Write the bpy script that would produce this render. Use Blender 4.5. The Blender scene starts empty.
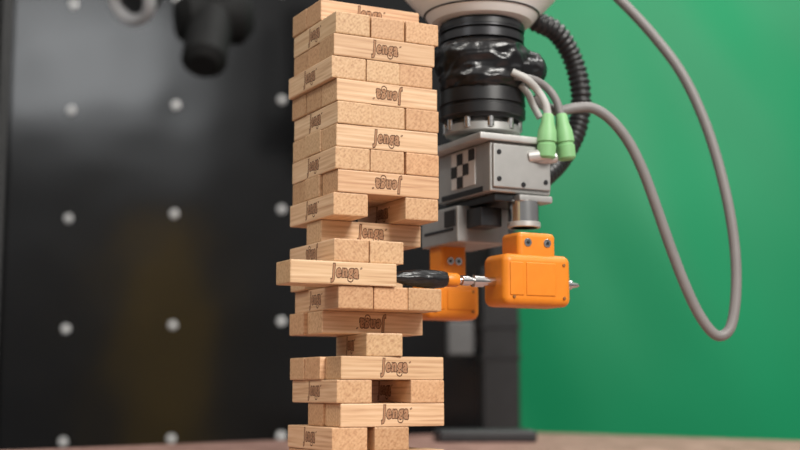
import bpy, bmesh, math, random
from mathutils import Vector, Matrix, noise
random.seed(7)
sc=bpy.context.scene
sc.view_settings.view_transform='Standard'
sc.view_settings.look='None'
F=1275.0; ALPHA=math.radians(7.3)
CAM=Vector((0,-0.825,0.0545))
TH=math.radians(27)
A=Vector((-0.0416,-0.015,0))
UH=Vector((math.cos(TH),math.sin(TH),0)); VH=Vector((-math.sin(TH),math.cos(TH),0))
# ---- survey helpers: triangulate photo measurements onto real planes of the set
def ray(px,py):
    x=(px-400)/F; y=(225-py)/F
    return Vector((x, math.cos(ALPHA)-y*math.sin(ALPHA), math.sin(ALPHA)+y*math.cos(ALPHA)))
def W(px,py,Y):
    d=ray(px,py); return CAM+d*((Y-CAM.y)/d.y)
def M(px,py,v):
    d=ray(px,py); s=(v-(CAM-A).dot(VH))/d.dot(VH)
    p=CAM+d*s-A
    return p.dot(UH),p.z
def L(u,v,z): return A+UH*u+VH*v+Vector((0,0,z))
# ---- materials
def new_mat(name):
    m=bpy.data.materials.new(name); m.use_nodes=True
    return m,m.node_tree.nodes,m.node_tree.links,m.node_tree.nodes['Principled BSDF']
def plain(name,col,rough=0.5,metal=0.0,var=0.08,scale=60,bump=0.0,spec=0.5):
    m,n,l,b=new_mat(name)
    tc=n.new('ShaderNodeTexCoord'); nz=n.new('ShaderNodeTexNoise'); nz.inputs['Scale'].default_value=scale
    nz.inputs['Detail'].default_value=4
    l.new(tc.outputs['Object'],nz.inputs['Vector'])
    cr=n.new('ShaderNodeValToRGB')
    cr.color_ramp.elements[0].position=.3; cr.color_ramp.elements[1].position=.7
    cr.color_ramp.elements[0].color=tuple(c*(1-var) for c in col)+(1,)
    cr.color_ramp.elements[1].color=tuple(min(1,c*(1+var)) for c in col)+(1,)
    l.new(nz.outputs['Fac'],cr.inputs['Fac']); l.new(cr.outputs['Color'],b.inputs['Base Color'])
    b.inputs['Roughness'].default_value=rough; b.inputs['Metallic'].default_value=metal
    b.inputs['Specular IOR Level'].default_value=spec
    if bump>0:
        bp=n.new('ShaderNodeBump'); bp.inputs['Strength'].default_value=bump; bp.inputs['Distance'].default_value=.002
        l.new(nz.outputs['Fac'],bp.inputs['Height']); l.new(bp.outputs['Normal'],b.inputs['Normal'])
    return m
def wood():
    m,n,l,b=new_mat('pale_wood')
    tc=n.new('ShaderNodeTexCoord'); oi=n.new('ShaderNodeObjectInfo')
    mp=n.new('ShaderNodeMapping'); mp.inputs['Scale'].default_value=(22,560,560)
    off=n.new('ShaderNodeVectorMath'); off.operation='SCALE'; 
    cmb=n.new('ShaderNodeCombineXYZ')
    for i in range(3): l.new(oi.outputs['Random'],cmb.inputs[i])
    l.new(cmb.outputs[0],off.inputs[0]); off.inputs['Scale'].default_value=50
    l.new(tc.outputs['Object'],mp.inputs['Vector']); l.new(off.outputs[0],mp.inputs['Location'])
    nz=n.new('ShaderNodeTexNoise'); nz.inputs['Scale'].default_value=1; nz.inputs['Detail'].default_value=5
    l.new(mp.outputs[0],nz.inputs['Vector'])
    mp2=n.new('ShaderNodeMapping'); mp2.inputs['Scale'].default_value=(5,190,190); l.new(tc.outputs['Object'],mp2.inputs['Vector']); l.new(off.outputs[0],mp2.inputs['Location'])
    wv=n.new('ShaderNodeTexWave'); wv.wave_type='BANDS'; wv.bands_direction='DIAGONAL'; wv.inputs['Scale'].default_value=1.1
    wv.inputs['Distortion'].default_value=7; wv.inputs['Detail'].default_value=3; wv.inputs['Detail Scale'].default_value=.6
    l.new(mp2.outputs[0],wv.inputs['Vector'])
    a1=n.new('ShaderNodeMath'); a1.operation='MULTIPLY'; a1.inputs[1].default_value=.08; l.new(wv.outputs['Fac'],a1.inputs[0])
    a2=n.new('ShaderNodeMath'); a2.operation='MULTIPLY_ADD'; a2.inputs[1].default_value=.92; l.new(nz.outputs['Fac'],a2.inputs[0]); l.new(a1.outputs[0],a2.inputs[2])
    cr=n.new('ShaderNodeValToRGB'); e=cr.color_ramp.elements
    e[0].position=.28; e[0].color=(.49,.285,.16,1); e[1].position=.70; e[1].color=(.76,.545,.355,1)
    e2=e.new(.48); e2.color=(.66,.44,.262,1)
    l.new(a2.outputs[0],cr.inputs['Fac'])
    cr2=n.new('ShaderNodeValToRGB'); q=cr2.color_ramp.elements
    q[0].color=(1,.88,.81,1); q[1].color=(.97,.97,.92,1); x=q.new(.35); x.color=(1.0,1,.98,1); x=q.new(.6); x.color=(.93,.83,.77,1); x=q.new(.8); x.color=(.84,.77,.71,1)
    l.new(oi.outputs['Random'],cr2.inputs['Fac'])
    mx=n.new('ShaderNodeMixRGB'); mx.blend_type='MULTIPLY'; mx.inputs['Fac'].default_value=1
    l.new(cr.outputs[0],mx.inputs[1]); l.new(cr2.outputs[0],mx.inputs[2])
    sep=n.new('ShaderNodeSeparateXYZ'); l.new(tc.outputs['Normal'],sep.inputs[0])
    ab=n.new('ShaderNodeMath'); ab.operation='ABSOLUTE'; l.new(sep.outputs[0],ab.inputs[0])
    mx2=n.new('ShaderNodeMixRGB'); mx2.blend_type='MULTIPLY'; l.new(ab.outputs[0],mx2.inputs['Fac']); l.new(mx.outputs[0],mx2.inputs[1]); mx2.inputs[2].default_value=(.86,.81,.74,1)
    l.new(mx2.outputs[0],b.inputs['Base Color']); b.inputs['Roughness'].default_value=.5
    bp=n.new('ShaderNodeBump'); bp.inputs['Strength'].default_value=.12; bp.inputs['Distance'].default_value=.0006
    l.new(nz.outputs['Fac'],bp.inputs['Height']); l.new(bp.outputs['Normal'],b.inputs['Normal'])
    return m
WOOD=wood()
BURN=plain('burnt_mark',(.11,.045,.02),.8,0,.25,400)
BURNL=plain('burnt_mark_fill',(.36,.19,.10),.8,0,.2,400)
WHITE=plain('robot_white_paint',(.86,.86,.83),.35,0,.03,20)
BLACK=plain('black_plastic',(.012,.012,.013),.35,0,.2,80)
TAPE=plain('black_tape',(.010,.010,.011),.28,0,.3,55,.9)
HOSE=plain('hose_black',(.015,.015,.016),.4,0,.1,60)
DARKM=plain('anodised_dark_metal',(.05,.05,.053),.3,.7,.1,60)
ALU=plain('brushed_aluminium',(.60,.59,.57),.38,.6,.06,90)
ALUD=plain('satin_aluminium',(.42,.415,.40),.40,.55,.06,90)
STEEL=plain('polished_steel',(.66,.65,.64),.2,1,.04,90)
ORANGE=plain('orange_print_plastic',(.74,.225,.012),.42,0,.05,120,.05)
GREENC=plain('connector_green',(.22,.46,.20),.5,0,.05,90)
GREYC=plain('grey_cable_sheath',(.20,.187,.182),.5,0,.05,60)
PALEC=plain('pale_cable_sheath',(.42,.41,.39),.5,0,.05,60)
TAGW=plain('label_white',(.75,.75,.73),.6,0,.02,60)
TAGB=plain('label_black',(.02,.02,.02),.6,0,.02,60)
BOLT=plain('white_nylon_bolt',(.9,.89,.88),.5,0,.04,60)
PIN=plain('pin_dark',(.25,.1,.02),.6)
# ---- geometry helpers
def finish(o,mat,parent=None,smooth=False):
    if o.name not in sc.collection.objects: sc.collection.objects.link(o)
    if mat: o.data.materials.append(mat)
    if smooth:
        for p in o.data.polygons: p.use_smooth=True
    if parent:
        o.parent=parent; o.matrix_parent_inverse=Matrix.Translation(-parent.location)
    return o
def empty(name,loc):
    e=bpy.data.objects.new(name,None); e.location=loc; e.empty_display_size=.02
    sc.collection.objects.link(e); return e
def bevel(o,w,seg=3):
    b=o.modifiers.new('bevel','BEVEL'); b.width=w; b.segments=seg; b.limit_method='ANGLE'
    for p in o.data.polygons: p.use_smooth=True
    wn=o.modifiers.new('wn','WEIGHTED_NORMAL'); wn.keep_sharp=True
def box(name,c,d,mat,parent=None,rot=(0,0,0),bev=0.0,seg=3):
    bm=bmesh.new(); bmesh.ops.create_cube(bm,size=1)
    for v in bm.verts: v.co=Vector((v.co.x*d[0],v.co.y*d[1],v.co.z*d[2]))
    me=bpy.data.meshes.new(name); bm.to_mesh(me); bm.free()
    o=bpy.data.objects.new(name,me); o.location=c; o.rotation_euler=rot
    finish(o,mat,parent)
    if bev>0: bevel(o,bev,seg)
    return o
def lbox(name,u0,u1,v0,v1,z0,z1,mat,parent,bev=.001,seg=2):
    return box(name,L((u0+u1)/2,(v0+v1)/2,(z0+z1)/2),(u1-u0,v1-v0,z1-z0),mat,parent,(0,0,TH),bev,seg)
def lathe(name,prof,origin,axis,mat,parent=None,n=48,cap=True,jit=0,smooth=True):
    """prof=[(distance along axis, radius)]"""
    if jit:
        q=[]
        for (s0,r0),(s1,r1) in zip(prof,prof[1:]):
            k=max(1,int(abs(s1-s0)/.0009))
            q+=[(s0+(s1-s0)*i/k,r0+(r1-r0)*i/k) for i in range(k)]
        prof=q+[prof[-1]]
        n=max(n,96)
    bm=bmesh.new(); rings=[]
    for s,r in prof:
        ring=[]
        for i in range(n):
            a=2*math.pi*i/n; rr=r
            if jit:
                q=Vector((math.cos(a),math.sin(a),0))
                d=noise.noise(Vector((q.x*1.6,q.y*1.6,s*40)))
                e=abs(noise.noise(Vector((q.x*3.1+s*70,q.y*3.1-s*30,s*110+5))))
                rr=r*(1+jit*(d+.9*(.3-e)))
            ring.append(bm.verts.new((rr*math.cos(a),rr*math.sin(a),s)))
        rings.append(ring)
    for a,b in zip(rings,rings[1:]):
        for i in range(n):
            bm.faces.new((a[i],a[(i+1)%n],b[(i+1)%n],b[i]))
    if cap:
        bm.faces.new(list(reversed(rings[0]))); bm.faces.new(rings[-1])
    bmesh.ops.recalc_face_normals(bm,faces=bm.faces)
    me=bpy.data.meshes.new(name); bm.to_mesh(me); bm.free()
    o=bpy.data.objects.new(name,me); o.location=origin
    o.rotation_mode='QUATERNION'; o.rotation_quaternion=Vector(axis).to_track_quat('Z','Y')
    finish(o,mat,parent,smooth)
    if smooth and not jit:
        es=o.modifiers.new('split','EDGE_SPLIT'); es.split_angle=math.radians(35)
    return o
def cyl(name,p0,p1,r,mat,parent=None,n=32,ch=None):
    p0=Vector(p0);p1=Vector(p1); h=(p1-p0).length
    ch=min(r*.12,h*.1) if ch is None else ch
    return lathe(name,[(0,r-ch),(ch,r),(h-ch,r),(h,r-ch)],p0,(p1-p0),mat,parent,n)
def catmull(pts,k=14):
    P=[Vector(p) for p in pts]; P=[P[0]*2-P[1]]+P+[P[-1]*2-P[-2]]; out=[]
    for i in range(1,len(P)-2):
        for j in range(k):
            t=j/k
            out.append(.5*((2*P[i])+(P[i+1]-P[i-1])*t+(2*P[i-1]-5*P[i]+4*P[i+1]-P[i+2])*t*t+(3*P[i]-P[i-1]-3*P[i+1]+P[i+2])*t**3))
    out.append(P[-2]); return out
def tube(name,pts,r,mat,parent=None,n=16,k=14,corr=None):
    C=catmull(pts,k)
    if corr:
        tot=sum((b-a).length for a,b in zip(C,C[1:])); N=int(tot/corr*6); step=tot/N
        dense=[C[0]]; need=step
        for a,b in zip(C,C[1:]):
            seg=(b-a).length; pos=0
            while seg-pos>=need:
                pos+=need; dense.append(a+(b-a)*(pos/seg)); need=step
            need-=seg-pos
        C=dense
    bm=bmesh.new(); rings=[]; nrm=None
    for i,c in enumerate(C):
        t=(C[min(i+1,len(C)-1)]-C[max(i-1,0)]).normalized()
        if nrm is None: nrm=t.orthogonal().normalized()
        nrm=(nrm-t*nrm.dot(t)).normalized(); bn=t.cross(nrm)
        rr=r
        if corr: rr=r*(1.0 if (i%6) in (0,1,2) else .84)
        rings.append([bm.verts.new(c+(nrm*math.cos(2*math.pi*j/n)+bn*math.sin(2*math.pi*j/n))*rr) for j in range(n)])
    for a,b in zip(rings,rings[1:]):
        for j in range(n): bm.faces.new((a[j],a[(j+1)%n],b[(j+1)%n],b[j]))
    bm.faces.new(list(reversed(rings[0]))); bm.faces.new(rings[-1])
    bmesh.ops.recalc_face_normals(bm,faces=bm.faces)
    me=bpy.data.meshes.new(name); bm.to_mesh(me); bm.free()
    o=bpy.data.objects.new(name,me); return finish(o,mat,parent,True)

# ================= ROOM =================
m,n,l,b=new_mat('floor_concrete')
nz=n.new('ShaderNodeTexNoise'); nz.inputs['Scale'].default_value=6; cr=n.new('ShaderNodeValToRGB')
cr.color_ramp.elements[0].color=(.10,.10,.10,1); cr.color_ramp.elements[1].color=(.2,.195,.19,1)
l.new(nz.outputs['Fac'],cr.inputs[0]); l.new(cr.outputs[0],b.inputs['Base Color']); b.inputs['Roughness'].default_value=.5
FLOORM=m
box('floor',(0,-.4,-.775),(6.4,7,.05),FLOORM)
box('wall_back',(0,2.0,.6),(6.4,.05,2.7),plain('wall_paint_grey',(.25,.25,.25),.8,0,.04,5))
# ================= TABLE =================
m,n,l,b=new_mat('table_wood_laminate')
tc=n.new('ShaderNodeTexCoord'); mp=n.new('ShaderNodeMapping'); mp.inputs['Scale'].default_value=(60,12,12)
nz=n.new('ShaderNodeTexNoise'); nz.inputs['Scale'].default_value=3; nz.inputs['Detail'].default_value=8
l.new(tc.outputs['Object'],mp.inputs[0]); l.new(mp.outputs[0],nz.inputs['Vector'])
cr=n.new('ShaderNodeValToRGB'); cr.color_ramp.elements[0].position=.35; cr.color_ramp.elements[1].position=.65
cr.color_ramp.elements[0].color=(.17,.08,.06,1); cr.color_ramp.elements[1].color=(.42,.25,.21,1)
l.new(nz.outputs['Fac'],cr.inputs[0]); l.new(cr.outputs[0],b.inputs['Base Color']); b.inputs['Roughness'].default_value=.5
TABM=m
S=.90; q=math.radians(45)
d=ray(508,431.5); s=-CAM.z/d.z; C0=CAM+d*s; C0.z=0
print('table corner',C0)
tabc=Vector((C0.x,C0.y-S/math.sqrt(2),0))
tab=empty('work_table',(tabc.x,tabc.y,-.75))
box('table_top',(tabc.x,tabc.y,-.0125),(S,S,.025),TABM,tab,(0,0,q),.002)
for i,(sx,sy) in enumerate([(1,1),(1,-1),(-1,1),(-1,-1)]):
    o=Vector((sx*(S/2-.05),sy*(S/2-.05),0)); o.rotate(Matrix.Rotation(q,3,'Z'))
    box('leg_%d'%(i+1),(tabc.x+o.x,tabc.y+o.y,-.3875),(.05,.05,.725),DARKM,tab,(0,0,q),.003)
# ================= TOWER =================
tower=empty('wooden_block_tower',L(.0375,.0375,0))
def glyphs(body,bev,offs,sp,hw,hh,arch,cx=0,cz=0,fill=False):
    cu=bpy.data.curves.new('mark','FONT'); cu.body=body; cu.size=1; cu.align_x='CENTER'; cu.fill_mode='BOTH' if fill else 'NONE'
    cu.bevel_depth=bev; cu.bevel_resolution=0; cu.resolution_u=3; cu.offset=offs; cu.space_character=sp
    to=bpy.data.objects.new('mark_tmp',cu); sc.collection.objects.link(to)
    bpy.context.view_layer.update()
    me=bpy.data.meshes.new_from_object(to.evaluated_get(bpy.context.evaluated_depsgraph_get()))
    bpy.data.objects.remove(to)
    xs=[v.co.x for v in me.vertices]; ys=[v.co.y for v in me.vertices]
    x0,x1,y0,y1=min(xs),max(xs),min(ys),max(ys)
    for v in me.vertices:
        nx=(v.co.x-(x0+x1)/2)/(x1-x0)*2; ny=(v.co.y-(y0+y1)/2)/(y1-y0)
        v.co=Vector((cx+nx*hw+ny*.0008, (-.00003 if fill else -v.co.z*.002), cz+ny*2*hh*(1+.15*abs(nx))+arch*(1-nx*nx)))
    for p in me.polygons: p.material_index=1 if fill else 0
    return me
m1=glyphs('Jenga',.036,.055,1.2,.0100,.0057,.0004)
m3=glyphs('Jenga',0,.055,1.2,.0098,.0054,.0004,fill=True)
m2=glyphs('o',.05,0,1,.0007,.0007,0,.0114,.0036)
bm=bmesh.new(); bm.from_mesh(m1); bm.from_mesh(m2); bm.from_mesh(m3)
MARK=bpy.data.meshes.new('burnt_mark'); bm.to_mesh(MARK); bm.free()
MARK.materials.append(BURN); MARK.materials.append(BURNL)
BL,BW,BH=.0746,.0247,.01485
bm=bmesh.new(); bmesh.ops.create_cube(bm,size=1)
for v in bm.verts: v.co=Vector((v.co.x*BL,v.co.y*BW,v.co.z*BH))
bmesh.ops.bevel(bm,geom=bm.edges[:],offset=.0009,segments=2,affect='EDGES',profile=.6)
BLK=bpy.data.meshes.new('block'); bm.to_mesh(BLK); bm.free(); BLK.materials.append(WOOD)
for p in BLK.polygons: p.use_smooth=False
cnt=[0]
def block(layer,kind,slot,du=0,dv=0,rot=0,flip=False):
    z=(21-layer)*.015+.0075
    if kind=='A': u=.0375+du; v=.0125+.025*slot+dv; r=TH
    else: u=.0125+.025*slot+du; v=.0375+dv; r=TH+math.pi/2
    r+=math.radians(rot)+random.uniform(-.010,.010)
    cnt[0]+=1
    o=bpy.data.objects.new('block_%02d'%cnt[0],BLK); o.location=L(u,v,z)
    e=Matrix.Rotation(r,4,'Z')@(Matrix.Rotation(math.pi,4,'Y') if flip else Matrix.Identity(4))
    o.rotation_euler=e.to_euler(); finish(o,None,tower)
    for sgn in (-1,1):
        if random.random()<.12 and not(kind=='A' and slot==0): continue
        t=bpy.data.objects.new('mark_%02d_%s'%(cnt[0],'a' if sgn<0 else 'b'),MARK)
        mm=Matrix.Translation(L(u,v,z))@e@(Matrix.Identity(4) if sgn<0 else Matrix.Rotation(math.pi,4,'Z'))@Matrix.Translation((random.uniform(-.0015,.0015),-BW/2-.00001,random.uniform(-.0005,.0005)))
        t.matrix_world=mm; sc.collection.objects.link(t)
        t.parent=tower; t.matrix_parent_inverse=Matrix.Translation(-tower.location)
J=lambda:random.uniform(-.0007,.0007)
lay={
1:('A',[(1,0.0,0,0,0),(2,-.0,0,0,1)]),
2:('B',[(0,0.000,0.0,-1,0),(1,.001,0,0,0),(2,.001,0,0,0)]),
3:('A',[(0,-.001,0,0,0),(1,0,0,0,0),(2,0,0,0,0)]),
4:('B',[(0,-.003,0.000,0,0),(1,-.003,0,0,0),(2,-.003,0,0,0)]),
5:('A',[(0,0.001,0,0,1),(1,0,0,0,0),(2,-.001,0,0,0)]),
6:('B',[(0,0.001,0,0,0),(1,0.001,0,0,0),(2,0.001,0,0,0)]),
7:('A',[(0,.001,0,0,0),(1,0,0,0,0),(2,0,0,0,0)]),
8:('B',[(0,0,0,0,0),(1,.0005,0,0,0),(2,.001,0,0,0)]),
9:('A',[(0,0.001,0,0,1),(1,0,0,0,0),(2,0,0,0,0)]),
10:('B',[(0,-.001,0,0,0),(2,.001,0,0,0)]),
11:('A',[(1,0.001,0,0,0)]),
12:('B',[(0,-.001,0,0,1),(1,0.000,0,0,0)]),
13:('A',[(0,-.031,-.002,0,0),(2,0,0,0,0)]),
14:('B',[(0,.003,0,0,0),(1,.003,0,0,0),(2,.003,0,0,0)]),
15:('A',[(1,0.002,0,0,1),(2,-.001,0,0,0)]),
16:('B',[(1,.004,0,-9,0)]),
17:('A',[(0,0.004,0,0,0),(1,.001,0,0,0),(2,0,0,0,0)]),
18:('B',[(0,.002,0,0,0),(2,.004,0,0,0)]),
19:('A',[(0,.005,0,0,0),(1,.003,0,0,0)]),
20:('B',[(0,-.001,0,0,0),(1,.003,0,0,0)]),
21:('A',[(0,.005,0,0,1),(1,0,0,0,0),(2,0,0,0,0)])}
for k,(kind,bs) in lay.items():
    for (slot,du,dv,rot,fl) in bs: block(k,kind,slot,du+(J() if kind=='A' else 0),dv+(J() if kind=='B' else 0),rot,bool(fl))
# ================= ROBOT ARM =================
UC,VC=.143,.055
zz=lambda py:M(485,py,VC)[1]
PX=.00073
rob=empty('industrial_robot_arm',L(UC,VC,zz(100)))
up=(0,0,1)
def rl(name,prof,mat,**k):
    pr=sorted([(zz(y),r*PX) for y,r in prof]); z0=pr[0][0]
    return lathe(name,[(z-z0,r) for z,r in pr],L(UC,VC,z0),up,mat,rob,**k)
rl('wrist_housing',[(26,44),(25,51),(21,55),(14,61),(6,70),(-2,78),(-12,85),(-30,90),(-60,92),(-90,88),(-115,74),(-130,50),(-136,20)],WHITE,n=64)
rl('housing_seam',[(17,59.3),(18,58.3)],DARKM,n=64)
rl('tool_flange',[(15,40),(18,41),(23,42.5),(25.5,39),(28,39),(28.5,43),(36,43),(36.5,40),(38.5,40),(39,43),(46,43),(47,40),(52,39)],DARKM,n=64)
rl('flange_ring',[(30,43.6),(34,43.6)],BLACK,n=64)
rl('taped_coupling',[(47,38),(50,45),(55,49),(62,50),(70,48),(78,45),(86,46),(93,44),(97,38)],TAPE,n=96,jit=.13)
u0,z0=M(512,54,.03);u1,z1=M(546,84,.03)
lathe('taped_plug',[(0,.010),(.003,.0135),(.014,.0145),(.028,.013),(.034,.009)],L(u0-.003,.040,(z0+z1)/2+.002),UH,TAPE,rob,jit=.15)
rl('force_sensor',[(94,40),(95,43),(108,43.5),(109,41.5),(111,41.5),(112,43.5),(120,43.5),(121,41),(124,40)],BLACK,n=64)
rl('sensor_neck',[(118,30),(136,30)],ALU)
rl('sensor_lower_ring',[(128,36),(129,38),(136,38),(137,36)],ALUD)
for i in range(10):
    a=2*math.pi*i/10
    p=L(UC+.0265*math.cos(a),VC+.0265*math.sin(a),0)
    cyl('neck_screw_%d'%(i+1),(p.x,p.y,zz(134)),(p.x,p.y,zz(121)),.0028,STEEL,rob,12)
zt=M(490,139,.02)[1]; zb=M(490,191,.02)[1]
lbox('adapter_plate',.118,.180,.016,.098,zt-.001,zt+.004,ALU,rob,.001)
lbox('gripper_body',.128,.179,.020,.096,zb,zt-.001,ALUD,rob,.0015)
lbox('gripper_front_cover',.1295,.1775,.0175,.0205,zb+.003,zt-.003,ALUD,rob,.001)
for i,(a,c) in enumerate([(.134,zt-.009),(.173,zt-.009),(.134,zb+.009),(.173,zb+.009),(.154,zb+.006)]):
    cyl('cover_screw_%d'%(i+1),L(a,.0178,c),L(a,.0168,c),.0018,DARKM,rob,16)
lbox('guide_slot',.1275,.129,.03,.09,zb+.001,zb+.005,BLACK,rob,.0002)
hm=(zt+zb)/2
lbox('marker_tag',.1272,.1281,.040,.074,hm-.011,hm+.016,TAGW,rob,.0001)
cs=.0085
for i,(a,c) in enumerate([(.0655,hm-.0025),(.057,hm+.006),(.0485,hm-.0025),(.057,hm-.011),(.040,hm+.007)]):
    lbox('marker_square_%d'%(i+1),.1268,.1275,a,a+cs,c,c+cs,TAGB,rob,.0001)
zl=M(440,246,.09)[1]
lbox('jaw_rail',.134,.174,.024,.118,zb-.006,zb,BLACK,rob,.001)
lbox('rear_jaw_carriage',.124,.168,.060,.116,zl,zb-.005,ALUD,rob,.0015)
lbox('rear_jaw_groove',.1232,.125,.066,.110,zl+.009,zl+.011,DARKM,rob,.0002)
lbox('rear_jaw_step',.132,.150,.040,.061,zl+.010,zb-.008,DARKM,rob,.001)
lbox('rear_carriage_marker',.1230,.1241,.062,.078,zb-.020,zb-.008,TAGB,rob,.0001)
lbox('front_jaw_carriage',.150,.178,.016,.044,zb-.006,zb-.001,ALUD,rob,.001)
zc=M(525,229,.03)[1]
cyl('front_jaw_post',L(.1595,.026,zc),L(.1595,.026,zb-.004),.0112,STEEL,rob,40)
cyl('jaw_post_collar',L(.1595,.026,zc),L(.1595,.026,zc+.004),.0120,ALU,rob,40)
def finger(prefix,u0,u1,v0,v1,z0,z1,tu0,tu1,tz):
    lbox(prefix+'_block',u0,u1,v0,v1,z0,z1,ORANGE,rob,.0055,5)
    lbox(prefix+'_tab',tu0,tu1,v0+.003,v1-.004,z1-.008,tz,ORANGE,rob,.0035,4)
    for i,(a,w) in enumerate([(u0+.004,.011),(u0+.017,.024)]):
        lbox(prefix+'_pad_%d'%(i+1),a,a+w,v0-.0007,v0+.003,z0+.007,z1-.006,ORANGE,rob,.0007,2)
    for i,a in enumerate((tu0+.0075,tu1-.0075)):
        c=(z1+tz)/2+.0005
        cyl(prefix+'_tab_screw_%d'%(i+1),L(a,v0+.0035,c),L(a,v0+.0024,c),.0030,STEEL,rob,20)
        cyl(prefix+'_tab_socket_%d'%(i+1),L(a,v0+.0028,c),L(a,v0+.0021,c),.0014,DARKM,rob,6)
    for i,(a,c) in enumerate([(u0+.007,z0+.006),(u1-.007,z0+.006),(u1-.007,z1-.007)]):
        cyl(prefix+'_pin_%d'%(i+1),L(a,v0+.0004,c),L(a,v0-.0009,c),.0011,PIN,rob,12)
AX=.1275; AV=.0125
z1=M(530,254,0.0)[1]; z0=M(530,306,0.0)[1]; tz=M(530,233,.006)[1]
finger('front_finger',.126,.181,-.002,.029,z0,z1,.139,.170,tz)
finger('rear_finger',.114,.160,.088,.116,AX-.022,AX+.006,.128,.150,zl+.004)
tu=.0445
pr=[(0,.0012),(.001,.0024),(.006,.0032),(.012,.0048),(.022,.0060),(.034,.0062),(.041,.0054),(.0435,.0046)]
lathe('tool_taped_tip',pr,L(tu,AV,AX),UH,TAPE,rob,n=40,jit=.12)
lathe('tool_orange_collar',[(0,.0040),(.0015,.0048),(.009,.0048),(.010,.0042)],L(tu+.0425,AV,AX),UH,ORANGE,rob)
sh=[(0,.0016),(.004,.0022),(.0045,.0034),(.010,.0036),(.0105,.0028),(.013,.0028),(.0135,.0042),(.021,.0042),(.0215,.0032),(.036,.0032)]
lathe('tool_steel_shank',sh,L(tu+.051,AV,AX),UH,STEEL,rob)
lathe('tool_rear_stub',[(0,.0042),(.004,.0042),(.0045,.0034),(.009,.0034),(.0095,.0022),(.014,.0018),(.0165,.0006)],L(.1805,AV,AX),UH,STEEL,rob)
p0=L(UC,VC,zz(-90)); p1=Vector((.24,.95,1.02))
cyl('forearm_tube',p0,p1,.055,WHITE,rob,48)
lathe('shoulder_joint',[(0,.06),(.01,.08),(.14,.08),(.15,.06)],p1+Vector((-.075,0,0)),(1,0,0),WHITE,rob)
Yh=.16
tube('corrugated_hose',[W(500,-14,.14),W(527,16,.14),W(556,32,.15),W(573,60,Yh),W(581,95,Yh),W(577,128,Yh),W(562,158,.15),W(545,176,.13),W(528,188,.12)],.0082,HOSE,rob,20,16,corr=.0050)
def conn(nm,pxb,pyb,pxt,pyt,Y):
    a=W(pxb,pyb,Y); b2=W(pxt,pyt,Y); h=(b2-a).length
    lathe(nm,[(0,.0052),(.0015,.0066),(h*.30,.0070),(h*.32,.0062),(h*.36,.0062),(h*.38,.0072),(h*.62,.0066),(h*.8,.0048),(h*.97,.0042),(h,.0034)],a,b2-a,GREENC,rob,28)
conn('green_connector_1',546,159,548,114,.075)
conn('green_connector_2',567,160,561,114,.085)
cyl('connector_elbow_1',W(551,154,.075),W(528,157,.075),.0045,ALU,rob,20)
cyl('connector_elbow_2',W(556,157,.083),W(530,162,.079),.0042,ALU,rob,20)
tube('sensor_cable_1',[W(548,116,.075),W(545,103,.075),W(537,90,.075),W(526,79,.07),W(512,72,.07)],.0029,PALEC,rob)
tube('sensor_cable_2',[W(561,116,.085),W(556,100,.085),W(547,88,.085),W(534,80,.08),W(515,76,.07)],.0029,GREYC,rob)
tube('sensor_cable_3',[W(540,118,.09),W(533,105,.09),W(528,94,.085),W(520,84,.08)],.0026,PALEC,rob)
lp=[(535,96),(545,106),(558,111),(575,108),(592,108),(610,119),(628,141),(643,171),(656,206),(670,246),(685,285),(700,316),(716,335),(729,330),(735,305),(736,265),(731,220),(720,170),(704,120),(682,74),(652,34),(618,-2),(582,-34),(540,-70)]
tube('power_cable',[W(a,b_,.09+.0025*i) for i,(a,b_) in enumerate(lp)],.0039,GREYC,rob,18)
# ================= BLACK PANEL =================
m,n,l,b=new_mat('black_gloss_board')
tc=n.new('ShaderNodeTexCoord'); nz=n.new('ShaderNodeTexNoise'); nz.inputs['Scale'].default_value=2.2; nz.inputs['Detail'].default_value=3
l.new(tc.outputs['Object'],nz.inputs['Vector'])
b.inputs['Base Color'].default_value=(.004,.004,.0045,1)
mr=n.new('ShaderNodeMapRange'); mr.inputs['To Min'].default_value=.10; mr.inputs['To Max'].default_value=.22
l.new(nz.outputs['Fac'],mr.inputs[0]); l.new(mr.outputs[0],b.inputs['Roughness'])
b.inputs['Specular IOR Level'].default_value=.7
nz2=n.new('ShaderNodeTexNoise'); nz2.inputs['Scale'].default_value=6; nz2.inputs['Detail'].default_value=1; l.new(tc.outputs['Object'],nz2.inputs['Vector'])
bp=n.new('ShaderNodeBump'); bp.inputs['Strength'].default_value=.3; bp.inputs['Distance'].default_value=.008
l.new(nz2.outputs['Fac'],bp.inputs['Height']); l.new(bp.outputs['Normal'],b.inputs['Normal'])
YAW=math.radians(-5)
pe=W(518,300,1.08); pR=Vector((pe.x,pe.y,0)); ax=Vector((math.cos(YAW),math.sin(YAW),0)); nn=Vector((math.sin(YAW),-math.cos(YAW),0))
pan=empty('perforated_black_board',pR-ax*.75+Vector((0,0,-.75)))
c=pR-ax*.75-nn*.01+Vector((0,0,.30))
box('board_sheet',c,(1.5,.02,2.1),m,pan,(0,0,YAW),.002)
box('board_edge_frame',pR-ax*.02+nn*.012+Vector((0,0,.30)),(.04,.02,2.1),BLACK,pan,(0,0,YAW),.002)
def onb(px,py):
    d=ray(px,py); s=(pR-CAM).dot(nn)/d.dot(nn); return CAM+d*s
org=onb(174.5,214); rx=onb(281,210)-onb(68,219); sx=rx.length/2
rdir=rx.normalized(); sz=(onb(175,106)-onb(172,326)).length/2; zdir=(onb(175,106)-onb(172,326)).normalized()
bm=bmesh.new()
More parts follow.
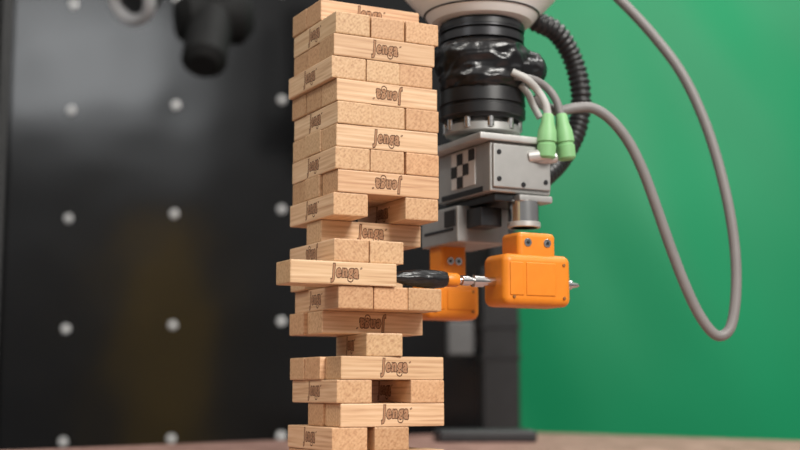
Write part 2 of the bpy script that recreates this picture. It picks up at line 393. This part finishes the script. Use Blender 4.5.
for i in range(-3,4):
    for j in range(-5,4):
        p=org+rdir*sx*i+zdir*sz*j
        if (p-pR).dot(ax)>-.05: continue
        mm=Matrix.Translation(p+nn*.001)@nn.to_track_quat('Z','Y').to_matrix().to_4x4()@Matrix.Diagonal((1,1,.35,1))
        bmesh.ops.create_uvsphere(bm,u_segments=16,v_segments=8,radius=.0064,matrix=mm)
me=bpy.data.meshes.new('board_bolts'); bm.to_mesh(me); bm.free(); finish(bpy.data.objects.new('board_bolts',me),BOLT,pan,True)
pq=onb(-4,200)
po=empty('metal_frame_post',(pq.x,pq.y-.03,-.75))
box('post_profile',(pq.x-.010,pq.y-.02,.30),(.02,.03,2.1),BLACK,po,(0,0,YAW),.003)
box('post_slot_strip',(pq.x+.010,pq.y-.012,.30),(.005,.005,2.1),plain('strip_grey',(.14,.14,.14),.4),po,(0,0,YAW))
# ================= BACKDROP =================
m,n,l,b=new_mat('green_cloth')
tc=n.new('ShaderNodeTexCoord'); nz=n.new('ShaderNodeTexNoise'); nz.inputs['Scale'].default_value=2.5; l.new(tc.outputs['Object'],nz.inputs['Vector'])
cr=n.new('ShaderNodeValToRGB'); cr.color_ramp.elements[0].color=(.003,.21,.080,1); cr.color_ramp.elements[1].color=(.007,.275,.112,1)
l.new(nz.outputs['Fac'],cr.inputs[0]); l.new(cr.outputs[0],b.inputs['Base Color']); b.inputs['Roughness'].default_value=.42
b.inputs['Specular IOR Level'].default_value=.22
bm=bmesh.new(); NX,NZ=120,60; g=[]
for i in range(NX+1):
    row=[]
    for j in range(NZ+1):
        x=.02+1.9*i/NX; z=-.74+2.2*j/NZ
        y=1.55+.02*noise.noise(Vector((x*2.2+z*.8,z*.9,3)))+.007*noise.noise(Vector((x*7+z*3,z*3,9)))
        row.append(bm.verts.new((x,y,z)))
    g.append(row)
for i in range(NX):
    for j in range(NZ): bm.faces.new((g[i][j],g[i+1][j],g[i+1][j+1],g[i][j+1]))
me=bpy.data.meshes.new('green_backdrop'); bm.to_mesh(me); bm.free()
o=finish(bpy.data.objects.new('green_backdrop',me),m,None,True)
so=o.modifiers.new('s','SOLIDIFY'); so.thickness=.004
# ================= BACKGROUND EQUIPMENT =================
eq=empty('black_equipment_stand',(W(495,400,.85).x,.85,-.75))
a=W(480,300,.85); c=W(517,300,.85)
zb2=W(498,270,.85).z
box('stand_column',((a.x+c.x)/2,.85,(zb2-.75)/2),(c.x-a.x,.06,zb2+.75),BLACK,eq,(0,0,0),.003)
for i,py in enumerate((326,357)):
    z=W(498,py,.82).z; box('stand_band_%d'%(i+1),((a.x+c.x)/2,.85,z),(c.x-a.x+.004,.066,.004),DARKM,eq)
a=W(448,300,.8); c=W(474,300,.8); zt2=W(460,320,.8).z; zb3=W(460,355,.8).z
box('stand_switch_box',((a.x+c.x)/2,.84,(zt2+zb3)/2),(c.x-a.x,.05,zt2-zb3),plain('grey_box',(.10,.10,.10),.5),eq,(0,0,0),.003)
box('stand_box_bracket',((a.x+c.x)/2+.02,.85,(zt2+zb3)/2),(c.x-a.x+.02,.02,.02),BLACK,eq)
box('black_base_plate',(W(484,430,.52).x,.52,.006),(.100,.07,.012),plain('dark_rubber',(.02,.02,.022),.5),None,(0,0,math.radians(4)),.003)
# hanging cameras
MATTE=plain('matte_black',(.008,.008,.008),.7,0,.2,80,0,.2)
cam1=empty('ceiling_mounted_camera',W(215,-40,.75))
cyl('camera_body',W(176,20,.75),W(250,16,.78),.036,MATTE,cam1,32,.014)
cyl('camera_lens_hood',W(203,66,.70),W(212,12,.76),.028,MATTE,cam1,32,.010)
cyl('camera_arm',W(215,15,.76),W(215,-150,.76),.03,MATTE,cam1,24)
cam2=empty('clamp_light',W(130,-30,.7))
lathe('lamp_ring',[(0,.030),(.004,.034),(.012,.034),(.016,.028),(.013,.022),(.004,.020)],W(135,-4,.68),(-.5,-.8,-.55),plain('lamp_ring_grey',(.35,.35,.36),.4),cam2)
lathe('lamp_bowl',[(-.04,.01),(-.02,.025),(.006,.031)],W(135,-4,.68),(-.5,-.8,-.55),BLACK,cam2)
cyl('lamp_arm',W(137,-9,.71),W(150,-150,.71),.012,BLACK,cam2,20)
# unseen cabinet-shaped prop, added for its tan reflection in the black board
prop=empty('mirrored_yellow_prop',(-1.41,-1.7,-.75))
YM=plain('yellow_paint',(.85,.55,.14),.5)
box('prop_body',(-1.41,-1.7,-.05),(.16,.4,1.38),YM,prop,(0,0,0),.01)
box('prop_door',(-1.41,-1.49,-.05),(.14,.02,1.3),YM,prop,(0,0,0),.005)
cyl('prop_handle',(-1.36,-1.47,-.2),(-1.36,-1.47,0),.008,STEEL,prop)
# ================= LIGHT =================
w=bpy.data.worlds.new('World'); sc.world=w; w.use_nodes=True
wn=w.node_tree; bg=wn.nodes['Background']
tc=wn.nodes.new('ShaderNodeTexCoord'); sp=wn.nodes.new('ShaderNodeSeparateXYZ'); cr=wn.nodes.new('ShaderNodeValToRGB')
wn.links.new(tc.outputs['Generated'],sp.inputs[0])
mr=wn.nodes.new('ShaderNodeMapRange'); mr.inputs['From Min'].default_value=0; mr.inputs['From Max'].default_value=.6
wn.links.new(sp.outputs[2],mr.inputs[0]); wn.links.new(mr.outputs[0],cr.inputs[0]); wn.links.new(cr.outputs[0],bg.inputs[0])
cr.color_ramp.elements[0].color=(.16,.16,.165,1); cr.color_ramp.elements[1].color=(1,.98,.95,1)
bg.inputs[1].default_value=.7
def area(name,loc,tgt,sx,sy,power,col=(1,1,1)):
    ld=bpy.data.lights.new(name,'AREA'); ld.shape='RECTANGLE'; ld.size=sx; ld.size_y=sy; ld.energy=power; ld.color=col
    o=bpy.data.objects.new(name,ld); o.location=loc; o.rotation_euler=(Vector(tgt)-Vector(loc)).to_track_quat('-Z','Y').to_euler(); sc.collection.objects.link(o)
area('key_lamp',(.9,-1.3,1.3),(0,0,.15),.7,.7,46,(1,.965,.91))
area('backdrop_fill_lamp',(.8,.7,2.0),(.7,1.5,.3),.8,.8,32,(1,1,.96))  # added fill from above, brightens the green backdrop
area('board_sheen_lamp',(-1.9,-2.0,1.45),(-.2,.5,.2),.8,.5,6,(.95,.98,1))  # added area lamp, no window modelled; mirrored as a pale patch in the board
area('prop_fill_lamp',(-1.1,-.5,1.7),(-1.41,-1.5,.3),.5,.5,30,(1,.97,.9))  # added fill so the yellow prop shows up in the board's reflection
# ================= CAMERA =================
cd=bpy.data.cameras.new('camera'); co=bpy.data.objects.new('camera',cd); sc.collection.objects.link(co)
co.location=CAM; co.rotation_euler=(math.pi/2+ALPHA,0,0)
cd.sensor_width=36; cd.lens=F*36/800; cd.clip_start=.01
cd.dof.use_dof=True; cd.dof.focus_distance=.83; cd.dof.aperture_fstop=4.8
sc.camera=co
